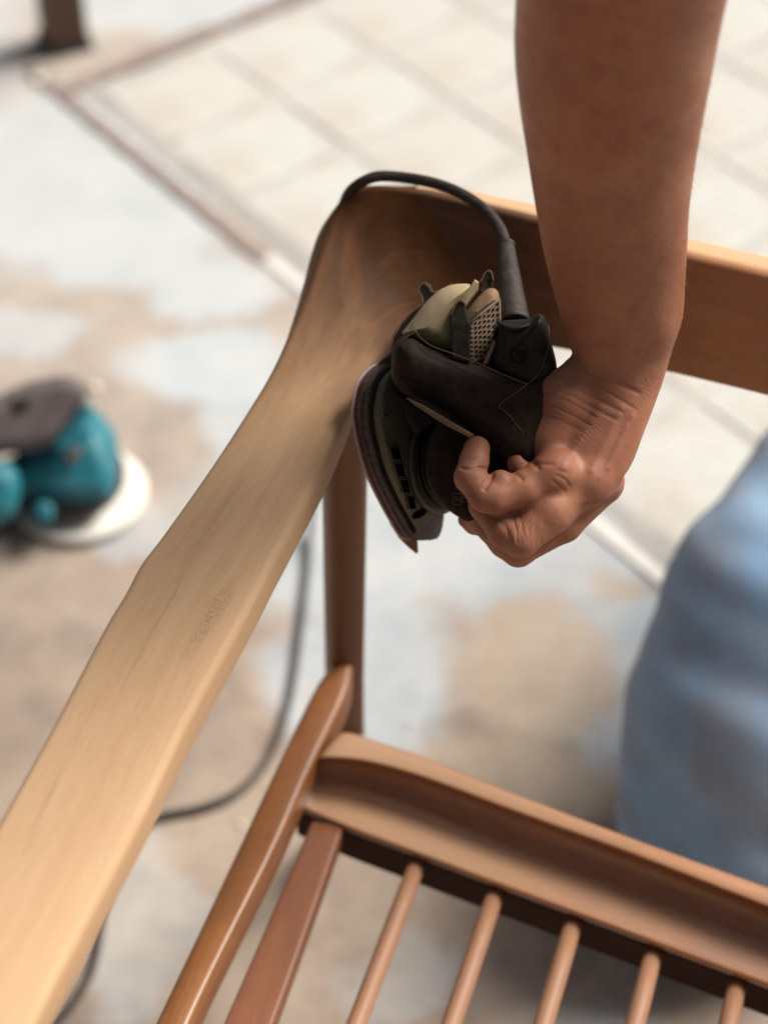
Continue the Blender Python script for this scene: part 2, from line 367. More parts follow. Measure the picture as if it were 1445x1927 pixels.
def nets(f, lo, hi, h):
    lo, hi = np.asarray(lo, float), np.asarray(hi, float); n_ = np.ceil((hi - lo) / h).astype(int) + 1
    ax = [lo[i] + h * np.arange(n_[i]) for i in range(3)]
    # coarse pass, then only the blocks near the surface
    g = np.empty(tuple(n_)); G = np.stack(np.meshgrid(*ax, indexing='ij'), -1)
    cs = 6; half = cs * h
    cc = [ax[i][::cs] for i in range(3)]; CG = np.stack(np.meshgrid(*cc, indexing='ij'), -1).reshape(-1, 3)
    cv = f(CG).reshape([len(c) for c in cc])
    pts, sl = [], []
    for i in range(len(cc[0])):
        for j in range(len(cc[1])):
            for k in range(len(cc[2])):
                s_ = (slice(i * cs, i * cs + cs), slice(j * cs, j * cs + cs), slice(k * cs, k * cs + cs))
                if abs(cv[i, j, k]) < half * 2.6: sl.append(s_); pts.append(G[s_].reshape(-1, 3))
                else: g[s_] = cv[i, j, k]
    if pts:
        vals = f(np.concatenate(pts)); o = 0
        for s_, p in zip(sl, pts):
            g[s_] = vals[o:o + len(p)].reshape(g[s_].shape); o += len(p)
    ins = g < 0
    corners = [(a_, b_, c_) for a_ in (0, 1) for b_ in (0, 1) for c_ in (0, 1)]
    sh = tuple(n_ - 1); view = lambda A, c_: A[c_[0]:c_[0] + sh[0], c_[1]:c_[1] + sh[1], c_[2]:c_[2] + sh[2]]
    cnt = sum(view(ins, c_).astype(np.int8) for c_ in corners); act = (cnt > 0) & (cnt < 8)
    ids = -np.ones(sh, dtype=np.int64); idx = np.argwhere(act); ids[act] = np.arange(len(idx))
    acc = np.zeros((len(idx), 3)); w = np.zeros(len(idx))
    for a_ in corners:
        for d in range(3):
            if a_[d]: continue
            b_ = list(a_); b_[d] = 1
            ga = g[idx[:, 0] + a_[0], idx[:, 1] + a_[1], idx[:, 2] + a_[2]]; gb = g[idx[:, 0] + b_[0], idx[:, 1] + b_[1], idx[:, 2] + b_[2]]
            cr = (ga < 0) != (gb < 0); t = np.where(cr, ga / np.where(cr, ga - gb, 1), 0)
            p = idx + np.array(a_) + t[:, None] * (np.array(b_) - np.array(a_)); acc[cr] += p[cr]; w[cr] += 1
    verts = lo + h * acc / w[:, None]; faces = []
    for d in range(3):
        e1, e2 = (d + 1) % 3, (d + 2) % 3
        A = [slice(None)] * 3; B = [slice(None)] * 3; A[d] = slice(0, -1); B[d] = slice(1, None)
        cr = ins[tuple(A)] != ins[tuple(B)]; pos = np.argwhere(cr)
        pos = pos[(pos[:, e1] > 0) & (pos[:, e2] > 0) & (pos[:, e1] < sh[e1]) & (pos[:, e2] < sh[e2]) & (pos[:, d] < sh[d])]
        q = []
        for o1, o2 in ((-1, -1), (0, -1), (0, 0), (-1, 0)):
            p = pos.copy(); p[:, e1] += o1; p[:, e2] += o2; q.append(ids[p[:, 0], p[:, 1], p[:, 2]])
        q = np.stack(q, 1); fl = ins[pos[:, 0], pos[:, 1], pos[:, 2]]
        q[~fl] = q[~fl][:, ::-1]; faces.append(q[(q >= 0).all(1)])
    return verts, np.concatenate(faces)
def grad(f, P, e_=2e-4):
    K4 = np.array([[1, -1, -1], [-1, -1, 1], [-1, 1, -1], [1, 1, 1.0]])
    g = sum(k_ * f(P + k_ * e_)[:, None] for k_ in K4)
    return g / (np.linalg.norm(g, axis=1)[:, None] + 1e-12)
def solid(name, f, lo, hi, h, mat, parent=None, levels=1, disp=None, local=True):
    """mesh of an implicit solid; local: the solid is described in the (right, up, forward) frame"""
    v, q = nets(f, lo, hi, h)
    me = bpy.data.meshes.new(name); me.from_pydata(v.tolist(), [], q.tolist())
    if levels:
        o = bpy.data.objects.new('tmp', me); C.objects.link(o); m = o.modifiers.new('s', 'SUBSURF'); m.levels = levels
        dg = bpy.context.evaluated_depsgraph_get(); me2 = bpy.data.meshes.new_from_object(o.evaluated_get(dg))
        bpy.data.objects.remove(o); bpy.data.meshes.remove(me); me = me2; me.name = name
    P = np.empty(len(me.vertices) * 3); me.vertices.foreach_get('co', P); P = P.reshape(-1, 3)
    g = grad(f, P, 3e-4)
    for _ in range(2): P = P - g * np.clip(f(P), -h, h)[:, None] * .9
    if disp is not None: P = P + g * disp(P, g)[:, None]
    if local: P = to_world(P)
    me.vertices.foreach_set('co', P.ravel()); me.update()
    recalc(me)
    return link(name, me, mat, parent)
def bounds(polys, d0, d1, pad=.006):
    pts = np.array([L(x, y, d) for x, y in polys for d in (d0, d1)])
    return pts.min(0) - pad, pts.max(0) + pad
def cut_corners(poly, k=2, t=.2):
    P = np.array(poly, float)
    for _ in range(k): P = np.stack([P + (np.roll(P, -1, 0) - P) * t, P + (np.roll(P, -1, 0) - P) * (1 - t)], 1).reshape(-1, 2)
    return [tuple(p) for p in P]
def psolid(name, poly, d0, d1, rnd, mat, parent, h=.0016, levels=1, extra=None, disp=None):
    if rnd >= .005: poly = cut_corners(poly)
    f = (lambda P: prism(P, poly, d0, d1, rnd)) if extra is None else (lambda P: extra(P, prism(P, poly, d0, d1, rnd)))
    lo, hi = bounds(poly, d0, d1); return solid(name, f, lo, hi, h, mat, parent, levels, disp)

def seg_d(px, a_, b_):
    a_, b_ = np.array(a_, float), np.array(b_, float); e_ = b_ - a_; w = px - a_
    return np.linalg.norm(w - e_ * np.clip(w @ e_ / (e_ @ e_), 0, 1)[:, None], axis=1)
def poly_d(px, pts):
    sp = spline([(x, y, 0) for x, y in pts], max(6, 4 * len(pts)))[:, :2]
    return np.min([seg_d(px, sp[i], sp[i + 1]) for i in range(len(sp) - 1)], axis=0)

# ================================================================== THE GROUND
UA = np.array([.626, -.780]); VA = np.array([.780, .626])      # along the seam, across it
def uv_pt(u, v): return Vector((UA[0] * u + VA[0] * v, UA[1] * u + VA[1] * v, 0))

def ground_mat():
    n = N('stained_concrete'); co = n.coord()
    big = n.noise(co, 3.2, 6, .6); mid = n.noise(co, 13, 8, .68, .4); fin = n.noise(co, 120, 5, .7); gr = n.noise(co, 600, 2)
    c = n.mix(n.ramp(mid, [(.36, 0.0), (.62, 1.0)]), (.24, .19, .16), (.40, .315, .245))
    c = n.mix(n.ramp(big, [(.45, 0.0), (.62, .6)]), c, (.34, .255, .19))
    c = n.mix(n.ramp(fin, [(.45, 0.0), (.75, .45)]), c, (.22, .17, .14))
    # pale bluish patches and bare tan patches with shapes of their own: (x, y, rx, ry, strength)
    def patch(lst, wob, lo_, hi_):
        tot = None
        wv = n.mix(wob, co, n.noise(co, 9, 5, .62, 0, 'Color'), 'ADD')
        for (x, y, rx, ry, s_) in lst:
            m = n.mapping(wv, (1 / rx, 1 / ry, 0), loc=(-(x + wob * .5) / rx, -(y + wob * .5) / ry, 0))
            ln = n.n('ShaderNodeVectorMath', operation='LENGTH'); n.l(m, ln.inputs[0])
            f = n.math('MULTIPLY', n.ramp(ln.outputs['Value'], [(lo_, 1.0), (hi_, 0.0)]), s_)
            tot = f if tot is None else n.math('MAXIMUM', tot, f)
        return tot
    pale = patch([(-.40, 1.86, .22, .23, 1), (-.30, 1.72, .14, .10, 1), (-.20, 1.63, .10, .07, 1), (-.19, 1.49, .12, .075, 1), (-.11, 1.42, .10, .08, .8),
                  (-.42, 1.55, .10, .05, .7), (.0, 1.27, .24, .17, .8), (.13, 1.22, .16, .12, .7), (.24, 1.06, .12, .12, .75), (-.02, 1.06, .10, .13, .75), (-.23, 1.25, .07, .05, .5), (-.2, .8, .05, .1, .5),
                  (.16, .66, .09, .08, .4), (-.30, 2.32, .26, .16, 1), (-.7, 2.1, .24, .5, .9), (.02, .74, .05, .05, .35)], .13, .70, 1.10)
    tan_ = patch([(.14, 1.06, .085, .105, 1), (.22, 1.17, .03, .025, .8), (.10, .94, .12, .06, .8), (-.10, .82, .2, .12, .4), (-.05, 1.03, .012, .03, .2)], .10, .68, 1.10)
    pc = n.mix(n.ramp(mid, [(.3, 0.0), (.7, 1.0)]), (.40, .50, .57), (.58, .635, .67))
    c = n.mix(n.math('MULTIPLY', pale, n.ramp(fin, [(.3, .75), (.6, 1.0)])), c, pc)
    c = n.mix(tan_, c, n.mix(n.ramp(mid, [(.35, 0.0), (.65, 1.0)]), (.42, .33, .25), (.52, .43, .34)))
    # farther out the slab is paler, near the chair it is darker
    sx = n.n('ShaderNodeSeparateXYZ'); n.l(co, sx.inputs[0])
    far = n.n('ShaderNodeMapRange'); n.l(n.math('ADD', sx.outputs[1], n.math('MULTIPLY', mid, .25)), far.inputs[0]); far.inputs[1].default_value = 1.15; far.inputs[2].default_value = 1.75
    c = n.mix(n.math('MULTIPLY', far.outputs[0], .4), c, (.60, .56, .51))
    c = n.mix(n.ramp(gr, [(.62, 0.0), (.72, .35)]), c, (.75, .68, .58))
    rough = n.mix(pale, (.75, .75, .75), (.5, .5, .5))
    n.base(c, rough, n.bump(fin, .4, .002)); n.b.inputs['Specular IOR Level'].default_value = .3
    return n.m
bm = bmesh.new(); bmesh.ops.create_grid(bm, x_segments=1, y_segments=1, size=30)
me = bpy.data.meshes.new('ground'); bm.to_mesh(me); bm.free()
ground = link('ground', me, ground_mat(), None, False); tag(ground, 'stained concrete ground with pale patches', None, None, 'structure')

def paver_mat(name, c0, c1):
    n = N(name); co = n.coord('Object'); oi = n.n('ShaderNodeObjectInfo')
    a_ = n.noise(co, 22, 7, .65); b_ = n.noise(co, 260, 4, .7)
    c = n.mix(n.ramp(a_, [(.3, 0.0), (.7, 1.0)]), c0, c1)
    c = n.mix(n.math('MULTIPLY', oi.outputs['Random'], .3), c, (.52, .47, .41))
    c = n.mix(n.ramp(n.noise(co, 8, 4, .6), [(.50, 0.0), (.66, .7)]), c, (.50, .43, .36))
    c = n.mix(n.ramp(b_, [(.5, 0.0), (.75, .35)]), c, (.36, .32, .28))
    n.base(c, .75, n.bump(b_, .5, .0015)); return n.m
M['paver'] = paver_mat('pale_paver', (.50, .505, .47), (.63, .635, .595))
# bed of the pavement (joint fill), then the pavers on it
PU, PV, J = .150, .170, .008
def quad(u0, u1, v0, v1, z):
    return [tuple(uv_pt(u, v) + Vector((0, 0, z))) for u, v in ((u0, v0), (u1, v0), (u1, v1), (u0, v1))]
nb_ = N('joint_fill'); cj = nb_.coord()
nb_.base(nb_.mix(nb_.ramp(nb_.noise(cj, 9, 5), [(.35, 0.0), (.65, 1.0)]), (.44, .42, .39), (.56, .54, .50)), .95, nb_.bump(nb_.noise(cj, 300, 4), .6, .002))
bed_me = mesh('pavement', quad(-1.83, .9, .985, 3.2, .004), [(0, 1, 2, 3)])
pavement = link('pavement', bed_me, nb_.m, None, False); tag(pavement, 'pavement of pale square pavers', None, None, 'structure')
def paver_mesh():
    w, d, hgt = PU - J, PV - J, .003
    bm = bmesh.new(); bmesh.ops.create_cube(bm, size=1)
    bmesh.ops.scale(bm, vec=(w, d, hgt), verts=bm.verts); bmesh.ops.translate(bm, vec=(0, 0, hgt / 2), verts=bm.verts)
    top = [e_ for e_ in bm.edges if all(v.co.z > hgt * .9 for v in e_.verts)] + [e_ for e_ in bm.edges if abs(e_.verts[0].co.z - e_.verts[1].co.z) > hgt * .5]
    bmesh.ops.bevel(bm, geom=top, offset=.002, segments=2, affect='EDGES')
    m = bpy.data.meshes.new('paver'); bm.to_mesh(m); bm.free(); m.materials.append(M['paver']); return m
pm = paver_mesh(); ang = math.atan2(UA[1], UA[0]); k = 0
for i in range(14):
    for j in range(8):
        u = -1.81 + PU * (i + .5); v = .985 + PV * (j + .5)
        p = uv_pt(u, v)
        if p.x > 1.3 or p.y > 3.2 or k >= 110: continue
        o = bpy.data.objects.new('paver', pm); C.objects.link(o); o.parent = pavement
        o.location = (p.x, p.y, .0025 + random.uniform(-.0006, .0012))
        o.rotation_euler = (random.uniform(-.004, .004), random.uniform(-.004, .004), ang + random.uniform(-.006, .006)); k += 1
# seam: dirty open joint upstream, pale strip downstream
def wavy_strip(name, u0, u1, v0, v1, z, h, mat, amp, lab):
    secs = []
    for i, u in enumerate(np.linspace(u0, u1, 60)):
        a_ = amp * (math.sin(i * .9) + math.sin(i * 2.3 + 1)) * .5
        b_ = amp * (math.sin(i * 1.3 + 2) + math.sin(i * 2.9)) * .5
        p0, p1 = uv_pt(u, v0 + a_), uv_pt(u, v1 + b_)
        secs.append([(p0.x, p0.y, z - .002), (p0.x, p0.y, z + h), (p1.x, p1.y, z + h), (p1.x, p1.y, z - .002)])
    return tag(link(name, loft(secs), mat, None, False), lab, None, None, 'structure')
wavy_strip('joint_strip', -1.40, .8, .942, .957, .0015, .002, M['strip'], .0006, 'pale straight joint strip in the concrete')
wavy_strip('joint_strip', -1.93, -1.40, .936, .953, .002, .002, M['joint'], .003, 'dirty brown stretch of the joint in the concrete')
wavy_strip('joint_strip', -1.862, -1.832, .98, 3.0, .002, .002, M['joint'], .003, 'brown dirty joint along the far edge of the pavers') if False else None
def cross_strip():
    secs = []
    for i, v in enumerate(np.linspace(.95, 2.6, 60)):
        a_ = .004 * (math.sin(i * .8) + math.sin(i * 2.1 + 1)); p0, p1 = uv_pt(-1.862 + a_, v), uv_pt(-1.838 - a_ * .6, v)
        secs.append([(p0.x, p0.y, 0), (p0.x, p0.y, .0062), (p1.x, p1.y, .0062), (p1.x, p1.y, 0)])
    tag(link('pavement_edge', loft(secs), M['joint'], None, False), 'brown dirty edge of the pavement', None, None, 'structure')
cross_strip()
secs = []
for i, u in enumerate(np.linspace(-1.84, .8, 80)):
    w_ = .003 * math.sin(i * .7) + .002 * math.sin(i * 1.9); p0, p1, p2 = uv_pt(u, .968 + w_), uv_pt(u, .986), uv_pt(u, .9905)
    secs.append([(p0.x, p0.y, -.001), (p0.x, p0.y, .0006), (p1.x, p1.y, .0052), (p2.x, p2.y, .0053), (p2.x, p2.y, .002)])
tag(link('mortar_edge', loft(secs), nb_.m, None, False), 'pale mortar edge between the pavers and the joint', None, None, 'structure')

# ================================================================== THE CHAIR
chair = empty('armchair', (0.1, .55, 0))
tag(chair, 'wooden armchair with half sanded arm, curved back rail and round seat dowels', 'armchair')
mirror_parts = []
def chair_part(name, me, mat, label=None, smooth=True, mir=False):
    o = link(name, me, mat, chair, smooth and not me.has_custom_normals)
    if label: o['label'] = label
    if mir: mirror_parts.append((name, me, mat))
    return o
ARM = [  # outer edge px,py,z ; inner edge px,py,z
    ((-640, 2700, .655), (-350, 2720, .655)), ((-420, 2300, .66), (-130, 2320, .66)), ((-212, 1927, .66), (62, 1927, .66)), ((0, 1538, .66), (261, 1548, .66)),
    ((97, 1363, .66), (347, 1370, .66)), ((194, 1179, .66), (448, 1182, .66)), ((233, 1114, .66), (482, 1118, .66)), ((264, 1056, .66), (512, 1058, .66)), ((306, 1001, .66), (542, 1002, .66)),
    ((394, 877, .66), (606, 880, .66)), ((463, 772, .661), (655, 778, .658)), ((518, 682, .665), (694, 700, .655)), ((572, 560, .670), (730, 650, .650)),
    ((604, 465, .680), (760, 640, .645)), ((628, 398, .690), (800, 630, .640)), ((662, 356, .698), (850, 628, .636)),
    ((715, 347, .700), (905, 635, .632)), ((790, 358, .700), (965, 643, .628)), ((900, 384, .700), (1030, 655, .627)), ((1010, 411, .700), (1090, 667, .625)),
    ((1150, 445, .700), (1180, 687, .625)), ((1290, 479, .700), (1285, 711, .625)), ((1445, 516, .70), (1445, 750, .625)), ((1640, 566, .70), (1640, 803, .625)), ((1850, 628, .70), (1850, 868, .625))]
O = [Z(*p[0]) for p in ARM]; I = [Z(*p[1]) for p in ARM]
secs_all = board(O, I, [.023, .023, .024, .024, .024, .023, .022, .022], .0045, 190, .0010, up=(0, -.5, 1))
CUT = 133
arm_me = loft(secs_all[:CUT + 1]); rail_me = loft(secs_all[CUT:])
full_me = loft(secs_all); NR = len(secs_all[0]); FN = np.empty(len(full_me.vertices) * 3); full_me.vertices.foreach_get('normal', FN); FN = FN.reshape(-1, 3)
for m__, off_ in ((arm_me, 0), (rail_me, CUT * NR)):
    for p in m__.polygons: p.use_smooth = True
    m__.normals_split_custom_set_from_vertices([tuple(FN[i + off_]) for i in range(len(m__.vertices))])
chair_part('armrest', arm_me, M['arm'], 'armrest sanded pale at the near end and dark with stain and painted shade at the corner', mir=False)
chair_part('backrest_rail', rail_me, M['rail'], 'dark oiled curved back rail')
# rear post under the corner
pt = []
for px, py, z in ((640, 700, .640), (646, 900, .55), (647, 1100, .48), (650, 1370, .345)):
    pass
ptop, pbot = Vector((-.0215, .739, .642)), Vector((-.0265, .739, .335))
path = [ptop.lerp(pbot, f) for f in np.linspace(0, 1, 16)]
def squircle(path, rr, px_=3.0, seg=28, rot=0.3):
    secs = []
    for p, r in zip(path, rr):
        ring = []
        for t in np.linspace(0, 2 * math.pi, seg, endpoint=False):
            c_, s_ = math.cos(t), math.sin(t); k_ = (abs(c_) ** px_ + abs(s_) ** px_) ** (-1 / px_)
            x, y = r * k_ * c_, r * k_ * s_; ring.append((p.x + x * math.cos(rot) - y * math.sin(rot), p.y + x * math.sin(rot) + y * math.cos(rot), p.z))
        secs.append(ring)
    return loft(secs)
chair_part('rear_post', squircle(path, np.interp(np.linspace(0, 1, 16), [0, .3, .8, 1], [.0125, .0122, .0118, .0125])), M['post'], mir=True)
foot = Vector((-.045, .885, 0))
path = [pbot.lerp(foot, f) for f in np.linspace(-.03, 1, 10)]; path = [Vector((p.x, p.y, max(p.z, 0))) for p in path]
chair_part('leg', squircle(path, np.linspace(.0125, .0105, 10)), M['post'], mir=True)
# side rail of the seat
SR = [((632, 1236), (662, 1234)), ((618, 1256), (663, 1256)), ((590, 1296), (650, 1310)), ((520, 1440), (588, 1440)), ((452, 1585), (522, 1590)), ((372, 1755), (440, 1755)), ((290, 1927), (358, 1927)), ((100, 2330), (185, 2330)), ((-80, 2700), (10, 2700))]
so = [Z(p[0][0], p[0][1], .42) for p in SR]; si = [Z(p[1][0], p[1][1], .42) for p in SR]
chair_part('side_rail', loft(board(so, si, .027, .0042, 60, .0004, up=(0, 0, 1))), M['seat'], mir=True)
# curved rear rail of the seat: five traced edge lines, each at its height
def line(pts, xs):
    X = [p[0] for p in pts]; Y = [p[1] for p in pts]
    return np.interp(xs, X, Y)
xs0 = np.concatenate([np.linspace(0, .12, 6)[:-1], np.linspace(.12, 1, 22)])
def curve(pts, z, x0, x1):
    sp = spline([(x, y, 0) for x, y in pts], 120); xs = x0 + (x1 - x0) * xs0
    ys = np.interp(xs, sp[:, 0], sp[:, 1]); return [Z(x, y, z) for x, y in zip(xs, ys)]
A_ = curve([(620, 1358), (640, 1365), (690, 1383), (805, 1422), (900, 1462), (1032, 1514), (1200, 1578), (1445, 1666), (1700, 1756), (1960, 1845)], .42, 632, 1940)
B_ = curve([(570, 1429), (590, 1428), (640, 1428), (700, 1436), (805, 1466), (900, 1502), (1032, 1551), (1200, 1612), (1445, 1708), (1700, 1806), (1960, 1900)], .4195, 583, 1925)
C_ = curve([(560, 1476), (580, 1477), (640, 1480), (700, 1491), (805, 1529), (900, 1571), (1032, 1626), (1200, 1688), (1445, 1776), (1700, 1872), (1960, 1965)], .391, 575, 1915)
D_ = curve([(540, 1508), (560, 1517), (649, 1556), (805, 1615), (1032, 1700), (1200, 1763), (1445, 1855), (1700, 1950), (1960, 2045)], .389, 555, 1900)
sect = []
for a_, b_, c_, d_ in zip(A_, B_, C_, D_):
    e1 = Vector((d_.x, d_.y + .011, .3565)); e2 = Vector((a_.x, a_.y + .002, .3565))
    r_ = lambda p, q, t: p.lerp(q, t)
    sect.append([tuple(p) for p in (r_(a_, b_, .04), r_(a_, b_, .5) + Vector((0, 0, .0008)), r_(a_, b_, .95), b_ + Vector((0, -.0003, -.0012)), r_(b_, c_, .12) + Vector((0, .004, 0)), r_(b_, c_, .5) + Vector((0, .010, 0)), r_(c_, b_, .06) + Vector((0, .002, 0)), r_(c_, d_, .06) + Vector((0, 0, -.0005)), r_(c_, d_, .5) + Vector((0, 0, -.0012)), r_(c_, d_, .96), d_ + Vector((0, 0, -.0012)), d_ + Vector((0, .0005, -.0062)), Vector((d_.x, d_.y + .006, .3815)), e2, a_ + Vector((0, .0, -.0025)))])
lowr = [[(d_.x, d_.y + .003, .3825), (d_.x, d_.y + .003, .352), (d_.x, d_.y + .016, .349), (d_.x, d_.y + .016, .3825)] for d_ in D_]  # near-black strip stands in for the shade below the ledge
bevel(chair_part('ledge_shade_strip', loft(lowr), M['dark'], 'near-black strip painting the shade under the scooped ledge', False), .0015)
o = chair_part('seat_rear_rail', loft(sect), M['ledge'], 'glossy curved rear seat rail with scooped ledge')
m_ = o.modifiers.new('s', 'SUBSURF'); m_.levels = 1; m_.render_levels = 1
# square slat beside the side rail
sl_o = [Z(586, 1545, .386), Z(504, 1735, .386), Z(422, 1923, .386), Z(250, 2320, .386)]; sl_i = [Z(646, 1557, .386), Z(585, 1730, .386), Z(515, 1923, .386), Z(365, 2320, .386)]
chair_part('slat', loft(board(sl_o, sl_i, .016, .0022, 30, 0, up=(0, 0, 1))), M['slat'], 'flat square reddish slat')
AX = Vector((math.sin(math.radians(18.5)), math.cos(math.radians(18.5)), 0))
tops = [(780, 1640), (927, 1698), (1074, 1755), (1225, 1812), (1384, 1869), (1550, 1928), (1722, 1990)]
dn = N('ribbed_dowel')
for k_, (x, y) in enumerate(tops):
    p = Z(x, y, .376) ; q = p - AX * .43
    chair_part('dowel', tube([tuple(p.lerp(q, f)) for f in np.linspace(-.02, 1, 12)], np.concatenate([[.0053, .0057], np.full(10, .0057)]), 16), M['dowel'])
# front rail of the seat and front posts, out of the picture
fl = si[-1] - Vector((0, 0, .01)); fdir = Vector((AX.y, -AX.x, 0))
fr = [tuple(Vector((fl.x, fl.y, .405)) + fdir * t) for t in np.linspace(-.01, .5, 8)]
f_top = Z(-485, 2700, .64)
chair_part('seat_front_rail', tube(fr, .014, 16, .9), M['seat'])
fb = Vector((f_top.x + .02, f_top.y + .03, 0))
chair_part('front_post', squircle([fb.lerp(Vector((f_top.x + .005, f_top.y + .03, .64)), f) for f in np.linspace(0, 1, 10)], np.linspace(.011, .014, 10)), M['post'], mir=True)
# right half of the chair (out of the picture) is the mirror of the left one
cpt = Vector((-.02, .70, 0)) + fdir * .235
def mirror_mesh(me):
    m2 = me.copy(); P = np.empty(len(m2.vertices) * 3); m2.vertices.foreach_get('co', P); P = P.reshape(-1, 3)
    d = (P[:, :2] - np.array([cpt.x, cpt.y])) @ np.array([fdir.x, fdir.y])
    P[:, 0] -= 2 * d * fdir.x; P[:, 1] -= 2 * d * fdir.y; m2.vertices.foreach_set('co', P.ravel()); m2.update(); recalc(m2); return m2
for nm, me_, mt_ in mirror_parts: chair_part(nm, mirror_mesh(me_), mt_)
arm2 = loft(secs_all[:105]); chair_part('armrest', mirror_mesh(arm2), M['rail'], 'dark armrest on the other side')

# ================================================================== THE DETAIL SANDER
sroot = V(860, 760, .94)
sander = empty('detail_sander', tuple(sroot))
tag(sander, 'small dark detail sander with olive dust cap pressed against the chair arm', 'sander')
def sp_(name, poly, d0, d1, rnd, mat, h=.0016, levels=1, parent=None, **kw): return psolid(name, poly, d0, d1, rnd, mat, parent or sander, h, levels, **kw)
# upper shell
shell_poly = [(737, 660), (744, 640), (775, 634), (802, 654), (915, 692), (1000, 722), (1046, 690), (1060, 720), (1050, 800), (1000, 880), (960, 870), (888, 822), (812, 770), (752, 738), (735, 712)]
sp_('upper_shell', shell_poly, .893, .957, .012, M['black'], .002)
# motor housing below it
mot = [(820, 760), (860, 760), (960, 780), (1000, 860), (960, 960), (905, 990), (877, 982), (848, 964), (818, 938), (803, 905), (798, 868), (804, 828), (820, 798)]
core = [(752, 655), (790, 606), (850, 580), (930, 590), (1030, 640), (1040, 720), (1000, 860), (920, 880), (800, 775), (750, 725)]
sp_('inner_body', core, .918, .952, .006, M['black'], .002)
sp_('motor_housing', mot, .912, .955, .007, M['black'], .002)
# plate frame: A down the plate, Bv across it (to the right and away), Nn out of its back
Av = np.array([0.0, -1.0, 0.0]); Bv = np.array([.60, 0, .80]); Nn = np.array([.80, 0, -.60])
PO = L(697, 682, .925)
half = [(0, .024), (.003, .017), (.010, .0085), (.020, .0045), (.030, .0035), (.045, .008), (.060, .0155), (.075, .027), (.085, .036), (.0905, .041)]
half = [(s_ * .955, b_) for s_, b_ in half]
def delta(off=0.0, square=False):
    left = [(s_, b_ - off * .9) for s_, b_ in half]
    right = ([(.0775, .0700)] if square else []) + [(s_, .084 - b_ + off * .9) for s_, b_ in reversed(half[:-3] if square else half)]
    pts = left + ([(.0875, .042)] if not square else [(.0895, .046), (.0900, .056), (.0885, .066)]) + right
    sp = spline([(s_, b_, 0) for s_, b_ in pts + [pts[0]]], 90)[:-1, :2]
    c_ = sp.mean(0); return [tuple(c_ + (p - c_) * (1 + off / .05)) for p in sp]
def slab(ring, n0, n1):
    secs = []
    for nz, ins in ((n0, .0012), (n0 + np.sign(n1 - n0) * .001, 0), (n1 - np.sign(n1 - n0) * .001, 0), (n1, .0012)):
        R = np.array(ring); c_ = R.mean(0); R = c_ + (R - c_) * (1 - ins / .045)
        secs.append(to_world(np.array([PO + Av * s_ + Bv * b_ + Nn * nz for s_, b_ in R])))
    return loft(secs)
base = link('base_plate', slab(delta(), -.0015, .004), M['plate'], sander)
# raised lip of the plate
link('pad_groove', slab(delta(.0005), -.0035, -.0015), M['black'], base)
link('sanding_pad', slab(delta(.0016, True), -.0103, -.0030), M['pad'], sander)
link('pad_rib', slab(delta(.0020, True), -.0068, -.0061), M['pad'], sander)
link('felt_layer', slab(delta(.0015, True), -.0116, -.0102), M['red'], sander)
link('abrasive_sheet', slab(delta(.0019, True), -.0125, -.0116), M['paper'], sander)
def on_plate(s_, b_, nz): return tuple(to_world((PO + Av * s_ + Bv * b_ + Nn * nz)[None])[0])
# step of the plate towards the motor, and the stepped collars
for r_, n0, n1, nm in ((.0275, .004, .0065, 'collar'), (.0250, .0065, .009, 'collar'), (.0235, .009, .0115, 'collar'), (.0215, .0115, .0145, 'collar'), (.0185, .0145, .0155, 'collar')):
    ring = [(.050 + r_ * math.cos(t) * 1.02, .054 + r_ * math.sin(t)) for t in np.linspace(0, 2 * math.pi, 60, endpoint=False)]
    link(nm, slab(ring, n0, n1), M['olive_black'] if n0 > .0041 else M['plate'], sander)
# vents in the plate: raised frames round dark slots
for s0, b0 in ((.0425, .0100), (.0510, .0140), (.0595, .0190), (.0680, .0250)):
    sl_ = .0072; w_ = .0088 - (s0 - .043) * .09; dr = .38
    q = [(s0, b0), (s0, b0 + w_), (s0 + sl_, b0 + w_ + dr * sl_), (s0 + sl_, b0 + dr * sl_)]
    link('vent_slot', slab(q, .0035, .0044), M['hole'], base, False)
    fr_ = []
    for (s1, b1), (s2, b2) in zip(q, q[1:] + q[:1]):
        fr_.append(tube([on_plate(s1, b1, .0046), on_plate(s2, b2, .0046)], .00028, 6))
    bm = bmesh.new()
    for m_ in fr_: bm.from_mesh(m_)
    mm = bpy.data.meshes.new('vent_rim'); bm.to_mesh(mm); bm.free(); link('vent_rim', mm, M['plate'], base)
ring = [(.0775 + .0022 * math.sin(t) - .0016 * math.cos(t), .0375 + .0062 * math.cos(t)) for t in np.linspace(0, 2 * math.pi, 24, endpoint=False)]
link('oval_hole', slab(ring, .0035, .0044), M['hole'], base)
# corner rib at the top of the plate
link('plate_rib', tube(spline([on_plate(*p, .0042) for p in ((.0145, .0125), (.021, .0062), (.0265, .0048), (.0275, .0075), (.0245, .0125))], 24), .0005, 8), M['edge'], base)
# torn flap of the abrasive sheet
fl_ = [(731, 955), (733, 985), (750, 1012), (768, 1030), (784, 1043), (787, 1038), (785, 1008), (790, 985), (760, 950)]
sp_('torn_sheet_flap', fl_, .974, .9755, .0006, M['paper_back'], .0009)
# web between motor and plate seen as a small olive panel
sp_('plate_neck', [(712, 682), (738, 660), (800, 700), (800, 780), (760, 740), (725, 712)], .945, .975, .004, M['olive_black'])
sp_('web_panel', [(745, 738), (812, 775), (822, 796), (800, 806), (790, 814), (784, 816), (778, 812), (764, 785)], .926, .940, .0018, M['olive_black'], .001)
# lower edge of the shell, worn brown
sp_('shell_lip', [(758, 744), (800, 764), (893, 818), (884, 824), (838, 800), (780, 762)], .889, .899, .0016, M['edge'], .001)
